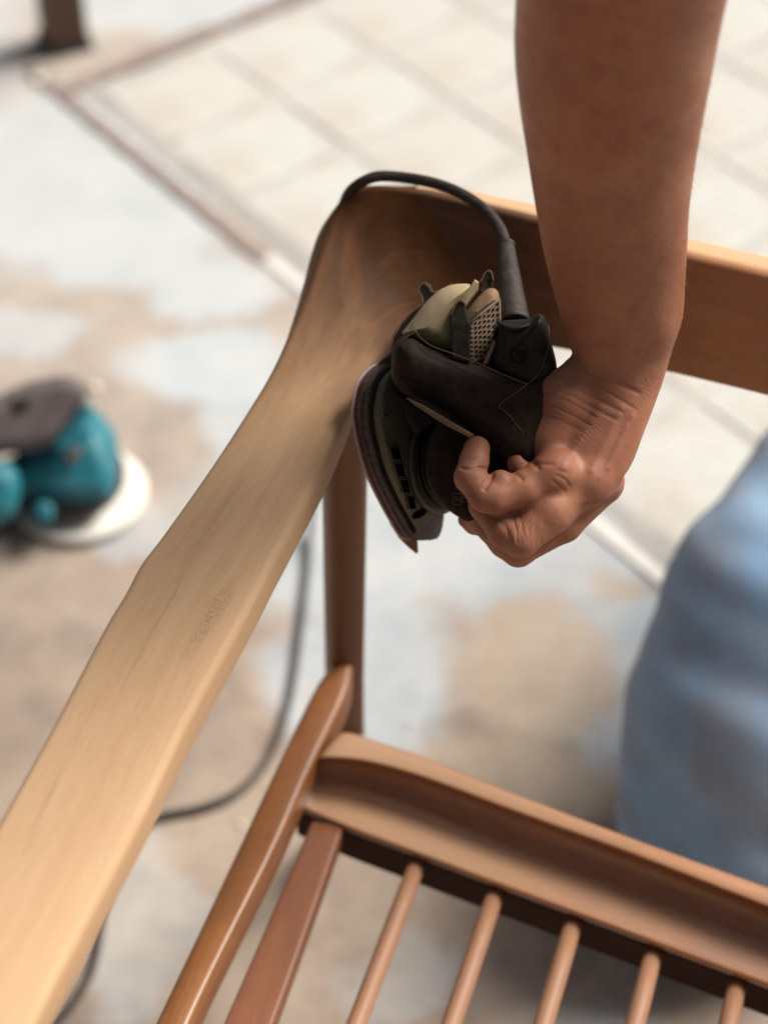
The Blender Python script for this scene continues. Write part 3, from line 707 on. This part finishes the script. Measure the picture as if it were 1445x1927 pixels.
# dust cap
cap = [(752, 630), (772, 606), (797, 572), (824, 546), (852, 534), (889, 533), (884, 560), (866, 600), (856, 668), (815, 655), (783, 640)]
def cap_cut(P, d):   # step where the cap turns down
    return d
sp_('dust_cap', cap, .903, .952, .010, M['olive'], .0010)
# shell wall behind the cap with its hooked tab
sp_('shell_wall', [(736, 660), (742, 632), (757, 608), (775, 589), (794, 573), (793, 560), (788, 547), (792, 537), (800, 533), (807, 537), (812, 547), (822, 549), (834, 543), (850, 533), (875, 535), (860, 560), (800, 620), (780, 660)], .944, .947, .0007, M['olive_black'], .0009)
sp_('shell_ridge', [(738, 655), (750, 636), (785, 618), (779, 626), (765, 636), (748, 664)], .902, .925, .003, M['black'], .0012)
# clips and tabs
sp_('clip', [(849, 674), (847, 592), (856, 572), (866, 564), (875, 570), (877, 590), (886, 612), (884, 682)], .898, .904, .0008, M['olive_black'], .0008)
sp_('clip', [(858, 590), (874, 556), (893, 525), (901, 530), (900, 546), (888, 562), (874, 580), (872, 592)], .908, .913, .0008, M['olive'], .0008)
sp_('clip', [(901, 552), (903, 530), (915, 510), (924, 511), (927, 524), (929, 546), (922, 540), (918, 527), (912, 552)], .930, .934, .0007, M['olive_black'], .0008)
# filter block with honeycomb grille
filt = [(872, 612), (874, 594), (893, 566), (915, 543), (930, 541), (941, 553), (943, 640), (918, 690), (880, 674)]
sp_('dust_filter', filt, .9235, .955, .007, M['filter'], .0014)
def grille():
    c00, c10, c01, c11 = (V(*p) for p in ((881, 610, .9085), (939, 563, .9205), (883, 684, .9085), (941, 660, .9205)))
    def P(u, v, dz): 
        p = c00.lerp(c10, u).lerp(c01.lerp(c11, u), v)
        return p - nrm * dz
    nrm = (c10 - c00).cross(c01 - c00).normalized()
    if nrm.dot(FWD) < 0: nrm = -nrm
    W, H = 1.0, 1.0; nx, ny = 7, 9; verts, faces = [], []; w = W / nx; h = H / ny
    for i in range(nx):
        for j in range(ny + 1 + 1):
            cu = (i + .5) * w; cv = (j - .5 + (.5 if i % 2 else 0)) * h
            cl = lambda t: min(max(t, 0), 1)
            out = [(-.5, -.5), (0, -.5), (.5, -.5), (.5, 0), (.5, .5), (0, .5), (-.5, .5), (-.5, 0)]
            inn = [(-.28, -.26), (0, -.38), (.28, -.26), (.36, 0), (.28, .26), (0, .38), (-.28, .26), (-.36, 0)]
            b0 = len(verts)
            for a_, b_ in out: verts.append(P(cu + a_ * w, cl(cv + b_ * h), 0))
            for a_, b_ in inn: verts.append(P(cu + a_ * w, cl(cv + b_ * h), .0002))
            for a_, b_ in inn: verts.append(P(cu + a_ * w, cl(cv + b_ * h), -.0022))
            for q in range(8):
                r_ = (q + 1) % 8; faces.append((b0 + q, b0 + r_, b0 + 8 + r_, b0 + 8 + q)); faces.append((b0 + 8 + q, b0 + 8 + r_, b0 + 16 + r_, b0 + 16 + q))
    g = link('filter_grille', mesh('filter_grille', verts, faces), M['grille'], sander, False)
    bk = [P(0, 0, -.0021), P(1, 0, -.0021), P(1, 1, -.0021), P(0, 1, -.0021), P(0, 0, -.006), P(1, 0, -.006), P(1, 1, -.006), P(0, 1, -.006)]
    for e0, e1 in (((0, 0), (1, 0)), ((1, 0), (1, 1)), ((1, 1), (0, 1)), ((0, 1), (0, 0))):
        link('grille_rim', tube([P(*e0, .0002), P(*e1, .0002)], .0007, 8), M['grille'], sander)
    link('filter_back', mesh('filter_back', bk, [(0, 1, 2, 3), (4, 5, 6, 7), (0, 1, 5, 4), (1, 2, 6, 5), (2, 3, 7, 6), (3, 0, 4, 7)]), M['darkp'], sander, False)
grille()
sp_('filter_wedge', [(906, 690), (914, 668), (930, 636), (932, 648), (918, 684)], .903, .907, .001, M['edge'], .0009)
# cord socket
sock = [(918, 692), (930, 655), (938, 628), (939, 608), (948, 602), (998, 600), (1008, 591), (1020, 591), (1029, 606), (1036, 640), (1047, 680), (1050, 720), (1000, 740)]
sp_('cord_socket', sock, .900, .940, .008, M['olive_black'], .0014)
link('socket_ridge', tube(spline([V(1014, 594, .9005), V(1003, 612, .899), (V(985, 632, .898)), V(960, 650, .898), V(936, 664, .899)], 24), np.concatenate([np.linspace(.0012, .0009, 20), [.0007, .0005, .0003, .0002]]), 8), M['olive_black'], sander)
link('screw_boss', lathe([(.0005, -.0008), (.0034, -.0008), (.0040, 0), (.0034, .0008), (.0022, .0008), (.002, -.0002), (.0005, -.0002)], 24, Matrix.Translation(V(977, 668, .8985)) @ (-FWD).to_track_quat('Z', 'Y').to_matrix().to_4x4()), M['black'], sander)
link('collar_ring', tube([V(969 + 32 * math.cos(t), 602 + 16 * math.sin(t), .9075 - .0078 * math.sin(t)) for t in np.linspace(0, math.pi, 24)], .0012, 10), M['olive_black'], sander)
# worn pale seams of the shell; wall and clip rims paint edge light
def seam(pts, r=.00028, d=.8925, nm='seam_lit_rim'):
    link(nm, tube(spline([V(x, y, d if len(rest) == 0 else rest[0]) for x, y, *rest in pts], 10 * len(pts)), r, 6), M['edge'], sander)
seam([(778, 604, .9075), (781, 618, .903), (790, 634, .899), (815, 652, .8955), (860, 668, .8945), (915, 690, .8935), (955, 708, .8935), (990, 722, .894)])
seam([(748, 648, .901), (765, 634, .900), (783, 623, .901)])
seam([(1032, 612, .915), (1033, 640, .904), (1024, 680, .897), (1010, 706, .894), (975, 736, .8925), (940, 762, .8925), (955, 778, .8925), (985, 815, .8928)], .0002)
seam([(736, 652, .943), (742, 628, .943), (757, 606, .943), (775, 587, .943), (794, 572, .943), (793, 558, .943), (788, 546, .943), (792, 535, .943), (800, 532, .943), (808, 537, .943), (813, 547, .943), (822, 549, .943), (834, 543, .943), (850, 534, .943)], .0004)
seam([(849, 592, .8975), (857, 573, .8975), (867, 565, .8975), (875, 571, .8975)], .0004)
seam([(903, 531, .9295), (915, 511, .9295), (924, 511, .9295), (928, 528, .9295)], .0004)
# strain relief and cord
relief = [V(953, 462, .966), V(956, 500, .953), V(962, 550, .938), (V(970, 612, .9215))]
rp = spline(relief, 24); link('strain_relief', tube(rp, np.linspace(.0042, .0077, 24), 24), M['rubber'], sander)
link('relief_rim', tube([tuple(np.array(rp[0]) + (np.array(rp[1]) - np.array(rp[0])) * f) for f in (-.6, -.3, .3, .6)], [.0040, .0047, .0047, .0042], 24), M['rubber'], sander)
cordp = [V(957, 480, .962), V(951, 458, .968), V(938, 425, .978), V(910, 392, .988), V(868, 364, .998), V(820, 345, 1.006), V(765, 334, 1.012), V(715, 331, 1.015), V(683, 341, 1.017),
         V(659, 360, 1.022), V(646, 388, 1.030), V(638, 430, 1.042), V(637, 480, 1.06), V(630, 570, 1.13), V(612, 760, 1.40), V(594, 900, 1.68), Z(583, 985, .02), Z(580, 1040, .007), Z(575, 1100, .006), Z(563, 1200, .006), Z(550, 1290, .006), Z(535, 1350, .006), Z(515, 1405, .006), Z(485, 1455, .006), Z(440, 1495, .006),
         Z(380, 1520, .006), Z(280, 1543, .006), Z(225, 1590, .006), Z(198, 1690, .006), Z(180, 1800, .006), Z(150, 1870, .006), Z(100, 1927, .006), Z(20, 1990, .006), Z(-90, 2040, .006)]
link('power_cord', tube(spline(cordp, 420), np.interp(np.arange(420) / 419, [0, .38, .46, 1], [.0031, .0031, .0031, .0031]), 14), M['rubber'], sander)
# little rating label near the lower edge: two framed squares and a few printed lines
def mark(pts, d, r=.00022):
    link('printed_mark', tube([V(x, y, d) for x, y in pts], r, 5), M['print'], sander)
for (x0, y0, x1, y1) in ((852, 927, 869, 949), (857, 904, 874, 921), (871, 929, 882, 931), (871, 936, 882, 938), (871, 943, 882, 945)):
    if y1 - y0 > 5: mark([(x0, y0), (x1, y0 + 2), (x1 - 1, y1 + 2), (x0, y1), (x0, y0)], .9112)
    else: mark([(x0, y0), (x1, y1)], .9112, .0003)
mark([(856, 932), (860, 942), (864, 935), (866, 945)], .9112); mark([(862, 910), (862, 918), (869, 919), (869, 911), (862, 910)], .9112)

# ================================================================== THE PERSON
person = empty('person', (.35, .95, 0))
tag(person, 'person in blue jeans reaching down with a bare arm to hold the sander', 'person')
K = .000265
secs = [  # left x, right x, y, depth, half thickness
    (1000, 1500, -560, .640, .044), (985, 1430, -280, .700, .042), (970, 1364, 0, .765, .038), (968, 1344, 100, .787, .0365), (976, 1327, 190, .806, .034), (990, 1311, 280, .826, .031),
    (1006, 1297, 380, .845, .028), (1022, 1292, 470, .864, .025), (1042, 1286, 550, .880, .0225), (1062, 1272, 620, .894, .0205), (1080, 1256, 680, .902, .0195),
    (1072, 1236, 740, .904, .019), (1048, 1213, 800, .903, .0185), (1024, 1190, 860, .902, .0175), (1018, 1160, 900, .902, .016)]
def sec_pt(s_):
    xl, xr, y, d, hz = s_; return L((xl + xr) / 2, y, d), (abs(xr - xl) / 2 / FPX * d, hz)
SEG = [sec_pt(s_) for s_ in secs]
def fing(pts): return [(L(x, y, d), r * K) for x, y, d, r in pts]
index = fing([(1046, 890, .8955, 41), (988, 920, .891, 34), (932, 936, .888, 31), (912, 932, .888, 30), (884, 898, .890, 28), (892, 868, .893, 26), (897, 845, .896, 25)])
middle = fing([(1100, 898, .9025, 46), (1036, 962, .895, 42), (980, 1014, .893, 34), (952, 1000, .897, 33), (914, 950, .907, 31), (900, 915, .925, 28)])
ring_ = fing([(1130, 912, .912, 40), (1060, 985, .908, 35), (975, 1036, .907, 30), (950, 1020, .910, 29), (905, 975, .921, 28), (895, 950, .938, 26)])
pinky = fing([(1138, 905, .924, 36), (1090, 955, .926, 28), (1020, 1005, .926, 26), (960, 1000, .930, 24), (893, 985, .934, 20), (878, 978, .938, 17)])
thumb = fing([(1096, 712, .903, 46), (1062, 752, .903, 53), (1032, 822, .905, 46), (996, 848, .922, 36), (985, 820, .944, 32), (965, 770, .968, 34), (930, 745, .978, 30)])
def chain(P, ch, k):
    d = None
    for (a_, ra), (b_, rb) in zip(ch, ch[1:]):
        s_ = rcone(P, a_, b_, ra, rb); d = s_ if d is None else smin(d, s_, k)
    return d
UA1, UA2, UA3 = L(1260, -560, .640), L(1420, -1050, .70), L(1650, -1500, .82)
AXC = spline([c_ for c_, _ in SEG], 240); AXR = spline([(e_[0], e_[1], 0) for _, e_ in SEG], 240)[:, :2]
AXD = AXC[0] - AXC[-1]; AXD /= np.linalg.norm(AXD); AXS = AXC @ AXD; o_ = np.argsort(AXS)
AXS, AXC, AXR = AXS[o_], AXC[o_], AXR[o_]
AXU = np.array([1.0, 0, 0]); AXU = AXU - AXD * (AXU @ AXD); AXU /= np.linalg.norm(AXU); AXV = np.cross(AXD, AXU)
def limb(P):
    s_ = P @ AXD; sc = np.clip(s_, AXS[0], AXS[-1])
    c_ = np.stack([np.interp(sc, AXS, AXC[:, i]) for i in range(3)], 1)
    rx, rz = np.interp(sc, AXS, AXR[:, 0]), np.interp(sc, AXS, AXR[:, 1]); q = P - c_
    qx, qv, qa = q @ AXU, q @ AXV, s_ - sc; ra = np.minimum(rx, rz) * .7
    k0 = np.sqrt((qx / rx) ** 2 + (qv / rz) ** 2 + (qa / ra) ** 2) + 1e-9
    k1 = np.sqrt((qx / rx ** 2) ** 2 + (qv / rz ** 2) ** 2 + (qa / ra ** 2) ** 2) + 1e-9
    return k0 * (k0 - 1) / k1
def body_sdf(P):
    d = limb(P)
    d = smin(d, rcone(P, UA1, UA2, .044, .048), .02); d = smin(d, rcone(P, UA2, UA3, .048, .055), .01)
    d = smin(d, chain(P, thumb, .004), .0035)
    # heel of the hand and knuckle bulges
    d = smin(d, ellipsoid(P, L(1046, 890, .8905), (.0095, .0090, .0085)), .006)
    d = smin(d, ellipsoid(P, L(1108, 905, .8965), (.010, .010, .0095)), .006)
    d = smin(d, ellipsoid(P, L(1143, 905, .908), (.0085, .010, .011)), .004)
    d = smin(d, ellipsoid(P, L(1225, 590, .885), (.010, .014, .010)), .012)
    fi = chain(P, index, .0025); fm = chain(P, middle, .0028); fr2 = chain(P, ring_, .0028); fp = chain(P, pinky, .003)
    fm = smin(fm, rcone(P, L(1040, 935, .898), L(950, 950, .901), .0095, .0085), .004)
    d = smin(d, fi, .007); d = smin(d, fp, .004); d = smin(d, fr2, .003); d = smin(d, fm, .0028)
    # pad bulges on the hooked index finger
    d = smin(d, ellipsoid(P, L(942, 905, .889), (.0062, .0055, .006)), .002)
    d = smin(d, ellipsoid(P, L(975, 872, .900), (.0055, .0062, .006)), .002)
    return d
creases = [  # polyline, width px, depth mm
    ([(1072, 655), (1095, 690), (1140, 712), (1200, 738)], 5, .55), ([(1084, 662), (1110, 690), (1150, 705)], 4, .35), ([(1075, 640), (1085, 672), (1098, 690)], 4, .5),
    ([(1035, 705), (1080, 730), (1140, 760), (1170, 775)], 4, .35), ([(1030, 725), (1075, 745), (1130, 775), (1160, 790)], 3.5, .35), ([(1022, 742), (1060, 752), (1120, 785)], 3.5, .3),
    ([(1018, 760), (1050, 768), (1110, 800)], 3.5, .3), ([(1050, 700), (1100, 715), (1160, 748), (1195, 770)], 3.5, .28), ([(1012, 780), (1045, 788), (1095, 812)], 3, .2),
    ([(986, 856), (1000, 868), (1012, 880)], 5, .9), ([(960, 890), (972, 892), (982, 902)], 4, .8), ([(986, 862), (1010, 872), (1040, 874)], 4, .5),
    ([(912, 920), (922, 905), (926, 892), (924, 885)], 4, 1.2), ([(868, 880), (884, 884), (902, 880), (922, 884)], 3.2, .9), ([(905, 905), (914, 899)], 3, .4),
    ([(948, 985), (958, 1010), (962, 1020)], 4, .45), ([(965, 975), (972, 1000), (974, 1022)], 3.5, .4), ([(980, 975), (982, 1000), (980, 1020)], 3.5, .35), ([(935, 965), (944, 990)], 3, .3),
    ([(1040, 905), (1052, 915), (1062, 925)], 3, .3), ([(1048, 895), (1062, 902), (1072, 915)], 3, .3), ([(1050, 885), (1068, 890)], 3, .25), ([(882, 866), (905, 860)], 2.5, .2)]
ridges = [([(1062, 880), (1090, 830), (1130, 770)], 9, .5), ([(1112, 885), (1140, 830), (1170, 770)], 8, .55), ([(1145, 880), (1165, 835), (1190, 785)], 7, .6), ([(1128, 900), (1155, 850), (1180, 800)], 4, .25)]
def body_disp(P, g):
    px = np.stack([P[:, 0] / P[:, 2] * FPX + PW / 2, -P[:, 1] / P[:, 2] * FPX + PH / 2], 1)
    front = np.clip(-g[:, 2] * 1.8 + .1, 0, 1); out = np.zeros(len(P))
    sel = np.where((px[:, 1] > 560) & (front > 0))[0]; q = px[sel]; acc = np.zeros(len(sel))
    for pts, w, dep in creases: acc -= dep * .0010 * np.exp(-(poly_d(q, pts) / w) ** 2)
    for pts, w, dep in ridges: acc += dep * .0010 * np.exp(-(poly_d(q, pts) / w) ** 2)
    # fine wrinkles across the bent wrist and along the forearm skin
    x, y = q[:, 0], q[:, 1]
    warp = 6 * np.sin(x * .021 + y * .013) + 4 * np.sin(x * .05 - y * .043 + 1) + 2.2 * np.sin(x * .11 + y * .17)
    ph = (y - .42 * x + warp) * 2 * math.pi / 8.5
    wr = np.sin(ph) * (.6 + .4 * np.sin(x * .09 + y * .05)) + .5 * np.sin(ph * 1.7 + x * .05)
    mk = np.exp(-(((x - 1085) / 105) ** 2 + ((y - 755) / 80) ** 2)); acc += wr * mk * .00015 * (.55 + .45 * np.sin(x * .031 + 2 * np.sin(y * .045)))
    ph2 = (y + .12 * x + warp) * 2 * math.pi / 8
    mk2 = np.exp(-(((x - 1170) / 90) ** 2 + ((y - 640) / 60) ** 2)); acc += np.sin(ph2) * mk2 * .00012 * (.5 + .5 * np.sin(x * .07))
    ph3 = (x * .9 + y * .25 + warp) * 2 * math.pi / 7
    mk3 = np.exp(-(((x - 985) / 38) ** 2 + ((y - 1000) / 34) ** 2)); acc += np.sin(ph3) * mk3 * .00012
    out[sel] = acc * front[sel]
    return out
lo = np.minimum.reduce([s_[0] for s_ in SEG] + [f_[0] for c_ in (index, middle, ring_, pinky, thumb) for f_ in c_] + [UA1, UA3]) - .06
hi = np.maximum.reduce([s_[0] for s_ in SEG] + [f_[0] for c_ in (index, middle, ring_, pinky, thumb) for f_ in c_] + [UA1, UA3]) + .06
body = solid('body', body_sdf, lo, hi, .0024, M['skin'], person, 2, body_disp)
hv = np.empty(len(body.data.vertices) * 3); body.data.vertices.foreach_get('co', hv); hv = hv.reshape(-1, 3)
hn = np.empty(len(body.data.vertices) * 3); body.data.vertices.foreach_get('normal', hn); hn = hn.reshape(-1, 3)
hl = (hv - np.array([0, 0, CAM_H])) @ BASIS.T; hx = hl[:, 0] / hl[:, 2] * FPX + PW / 2; hy = -hl[:, 1] / hl[:, 2] * FPX + PH / 2
cand = np.where((hn[:, 0] > .35) & (hy > 150) & (hy < 730) & (hx > 1100))[0]; cand = rng.choice(cand, 520, replace=False)
hverts, hfaces = [], []
down = np.array([0, .1, -1.0])
for i in cand:
    n0 = hn[i]; t0 = down - n0 * (down @ n0); t0 /= np.linalg.norm(t0); t0 = t0 + rng.normal(0, .35, 3); ln = rng.uniform(.003, .0065); p = hv[i]; b_ = len(hverts)
    sd = np.cross(n0, t0); sd /= np.linalg.norm(sd)
    for k_ in range(4):
        f_ = k_ / 3; c_ = p + ln * (f_ * t0 * .8 + n0 * (.55 * f_ - .2 * f_ * f_)); r_ = .00006 * (1 - .85 * f_)
        for a_ in (0, 2.094, 4.189): hverts.append(c_ + r_ * (math.cos(a_) * sd + math.sin(a_) * n0))
    for k_ in range(3):
        for a_ in range(3): hfaces.append((b_ + k_ * 3 + a_, b_ + k_ * 3 + (a_ + 1) % 3, b_ + k_ * 3 + 3 + (a_ + 1) % 3, b_ + k_ * 3 + 3 + a_))
ho = link('arm_hair', mesh('arm_hair', hverts, hfaces), M['hair'], person); ho['kind'] = 'stuff'
# jeans
leg = [(L(2150, 1480, 1.70), .06), (L(1750, 1530, 1.56), .075), (L(1392, 1560, 1.435), .086), (L(1396, 1480, 1.41), .088), (L(1418, 1330, 1.38), .090), (L(1492, 1140, 1.37), .090), (L(1625, 980, 1.40), .093), (L(1930, 690, 1.45), .10), (L(2150, 250, 1.45), .11)]
def jeans_sdf(P):
    d = None
    for (a_, ra), (b_, rb) in zip(leg, leg[1:]):
        s_ = rcone(P, a_, b_, ra, rb); d = s_ if d is None else smin(d, s_, .03)
    return d
def jeans_disp(P, g):
    w = P * 1000
    s_ = np.sin(w[:, 1] * .055 + 2.4 * np.sin(w[:, 0] * .02) + 1.6 * np.sin(w[:, 2] * .025)) + .6 * np.sin(w[:, 1] * .12 + w[:, 0] * .07 + 2 * np.sin(w[:, 2] * .03))
    return .0010 * s_
lo = np.min([p for p, r in leg], axis=0) - .13; hi = np.max([p for p, r in leg], axis=0) + .13
jeans = solid('jeans', jeans_sdf, lo, hi, .008, M['denim'], person, 2, jeans_disp)
# shoe below the hem, behind the chair rail
sh = to_world(L(2200, 1470, 1.72)[None])[0]
shoe = solid('shoe', lambda P: np.maximum(smin(ellipsoid(P, (sh[0], sh[1] - .03, .03), (.05, .13, .05)), ellipsoid(P, (sh[0], sh[1] + .03, .07), (.045, .055, .07)), .03), -P[:, 2] + .004), (sh[0] - .08, sh[1] - .2, -.01), (sh[0] + .08, sh[1] + .14, .17), .006, M['darkp'], person, 1, None, False)

# ================================================================== THE TEAL SANDER ON THE GROUND
tc = Z(152, 940, 0)
ts = empty('orbital_sander', (tc.x, tc.y, .005)); tag(ts, 'teal and grey orbital sander standing on a white disc on the concrete', 'sander')
T0 = Matrix.Translation((tc.x, tc.y, 0))
T1 = Matrix.Translation((tc.x - .008, tc.y + .010, 0))
link('abrasive_disc', lathe([(.001, .004), (.066, .004), (.068, .006), (.068, .011), (.066, .0125), (.001, .0125)], 64, T0), M['white'], ts)
link('pad', lathe([(.001, .0125), (.050, .0125), (.054, .017), (.055, .028), (.048, .034), (.001, .034)], 48, T1), M['darkp'], ts)
link('skirt', lathe([(.001, .034), (.046, .034), (.050, .040), (.0505, .066), (.046, .078), (.036, .088), (.001, .09)], 48, T1), M['teal'], ts)
def W3(x, y, z): return np.array([tc.x + x, tc.y + y, z])
def tp(name, poly, d0, d1, rnd, mat): psolid(name, poly, d0, d1, rnd, mat, ts, .004, 1)
tp('motor_body', [(-20, 880), (40, 852), (110, 838), (150, 812), (178, 800), (206, 838), (222, 890), (212, 940), (150, 958), (60, 935), (-20, 930)], 1.755, 1.86, .022, M['teal'])
tp('lower_housing', [(58, 930), (120, 915), (200, 905), (214, 925), (196, 960), (130, 985), (60, 968)], 1.765, 1.84, .012, M['darkp'])
tp('handle', [(-90, 790), (0, 742), (60, 714), (120, 704), (160, 712), (170, 744), (118, 818), (95, 842), (40, 852), (-90, 862)], 1.725, 1.80, .016, M['greyp'])
tp('handle_slot', [(20, 750), (60, 742), (62, 765), (30, 780)], 1.7225, 1.727, .001, M['darkp'])
tp('trim', [(92, 846), (112, 826), (164, 752), (178, 766), (156, 806), (122, 850)], 1.718, 1.775, .005, M['teal'])
tp('clip_panel', [(118, 858), (146, 836), (158, 852), (132, 878)], 1.748, 1.758, .002, M['greyp'])
tp('dust_canister', [(-120, 872), (0, 862), (34, 882), (42, 920), (30, 968), (0, 992), (-120, 1020)], 1.715, 1.80, .022, M['teal'])
tp('knob', [(62, 950), (82, 940), (102, 952), (100, 980), (80, 988), (64, 976)], 1.745, 1.775, .006, M['teal'])
link('supply_cord', tube(spline([W3(-.11, .0, .14), W3(-.17, -.02, .10), W3(-.22, -.08, .02), W3(-.30, -.1, .005), W3(-.45, -.12, .005)], 40), .004, 10), M['darkp'], ts)

# ================================================================== FAR POST
b0 = Z(120, 96, 0); post = empty('wooden_post', (b0.x, b0.y, 0)); tag(post, 'brown wooden post standing on the concrete at the corner of the pavers', 'post')
R = Matrix.Rotation(math.radians(24), 4, 'Z')
pp = link('post', box((b0.x, b0.y + .02, .367), .054, .054, .71, R), M['darkpost'], post, False); bevel(pp, .004)
pf = link('foot', box((b0.x, b0.y + .02, .006), .062, .062, .012, R), M['darkp'], post, False); bevel(pf, .002)

# ================================================================== CHIPS
def chip(px, py, r, label, mat):
    p = Z(px, py, r * .5); bm = bmesh.new(); bmesh.ops.create_icosphere(bm, subdivisions=2, radius=r)
    for v in bm.verts: v.co *= random.uniform(.8, 1.15); v.co.z *= .55
    me = bpy.data.meshes.new('chip'); bm.to_mesh(me); bm.free(); o = link('wood_chip', me, mat); o.location = (p.x, p.y, r * .5 + (.012 if px > 300 and py < 400 and px < 1200 and py > 150 else 0))
    tag(o, label, 'chip', 'chips and crumbs on the ground')
chip(72, 146, .009, 'white chip on the concrete just below the wooden post', M['white'])
chip(252, 106, .006, 'tan chip at the dirty edge between pavers and concrete', M['chip'])
chip(345, 262, .004, 'white chip on a paver above the long joint', M['white'])
chip(772, 1360, .0030, 'tan chip beyond the rear seat rail of the chair', M['chip'])
chip(178, 728, .006, 'tan chip beside the grip of the teal sander', M['chip'])
chip(455, 1552, .0030, 'pale chip between the cord and the chair side rail', M['chip'])
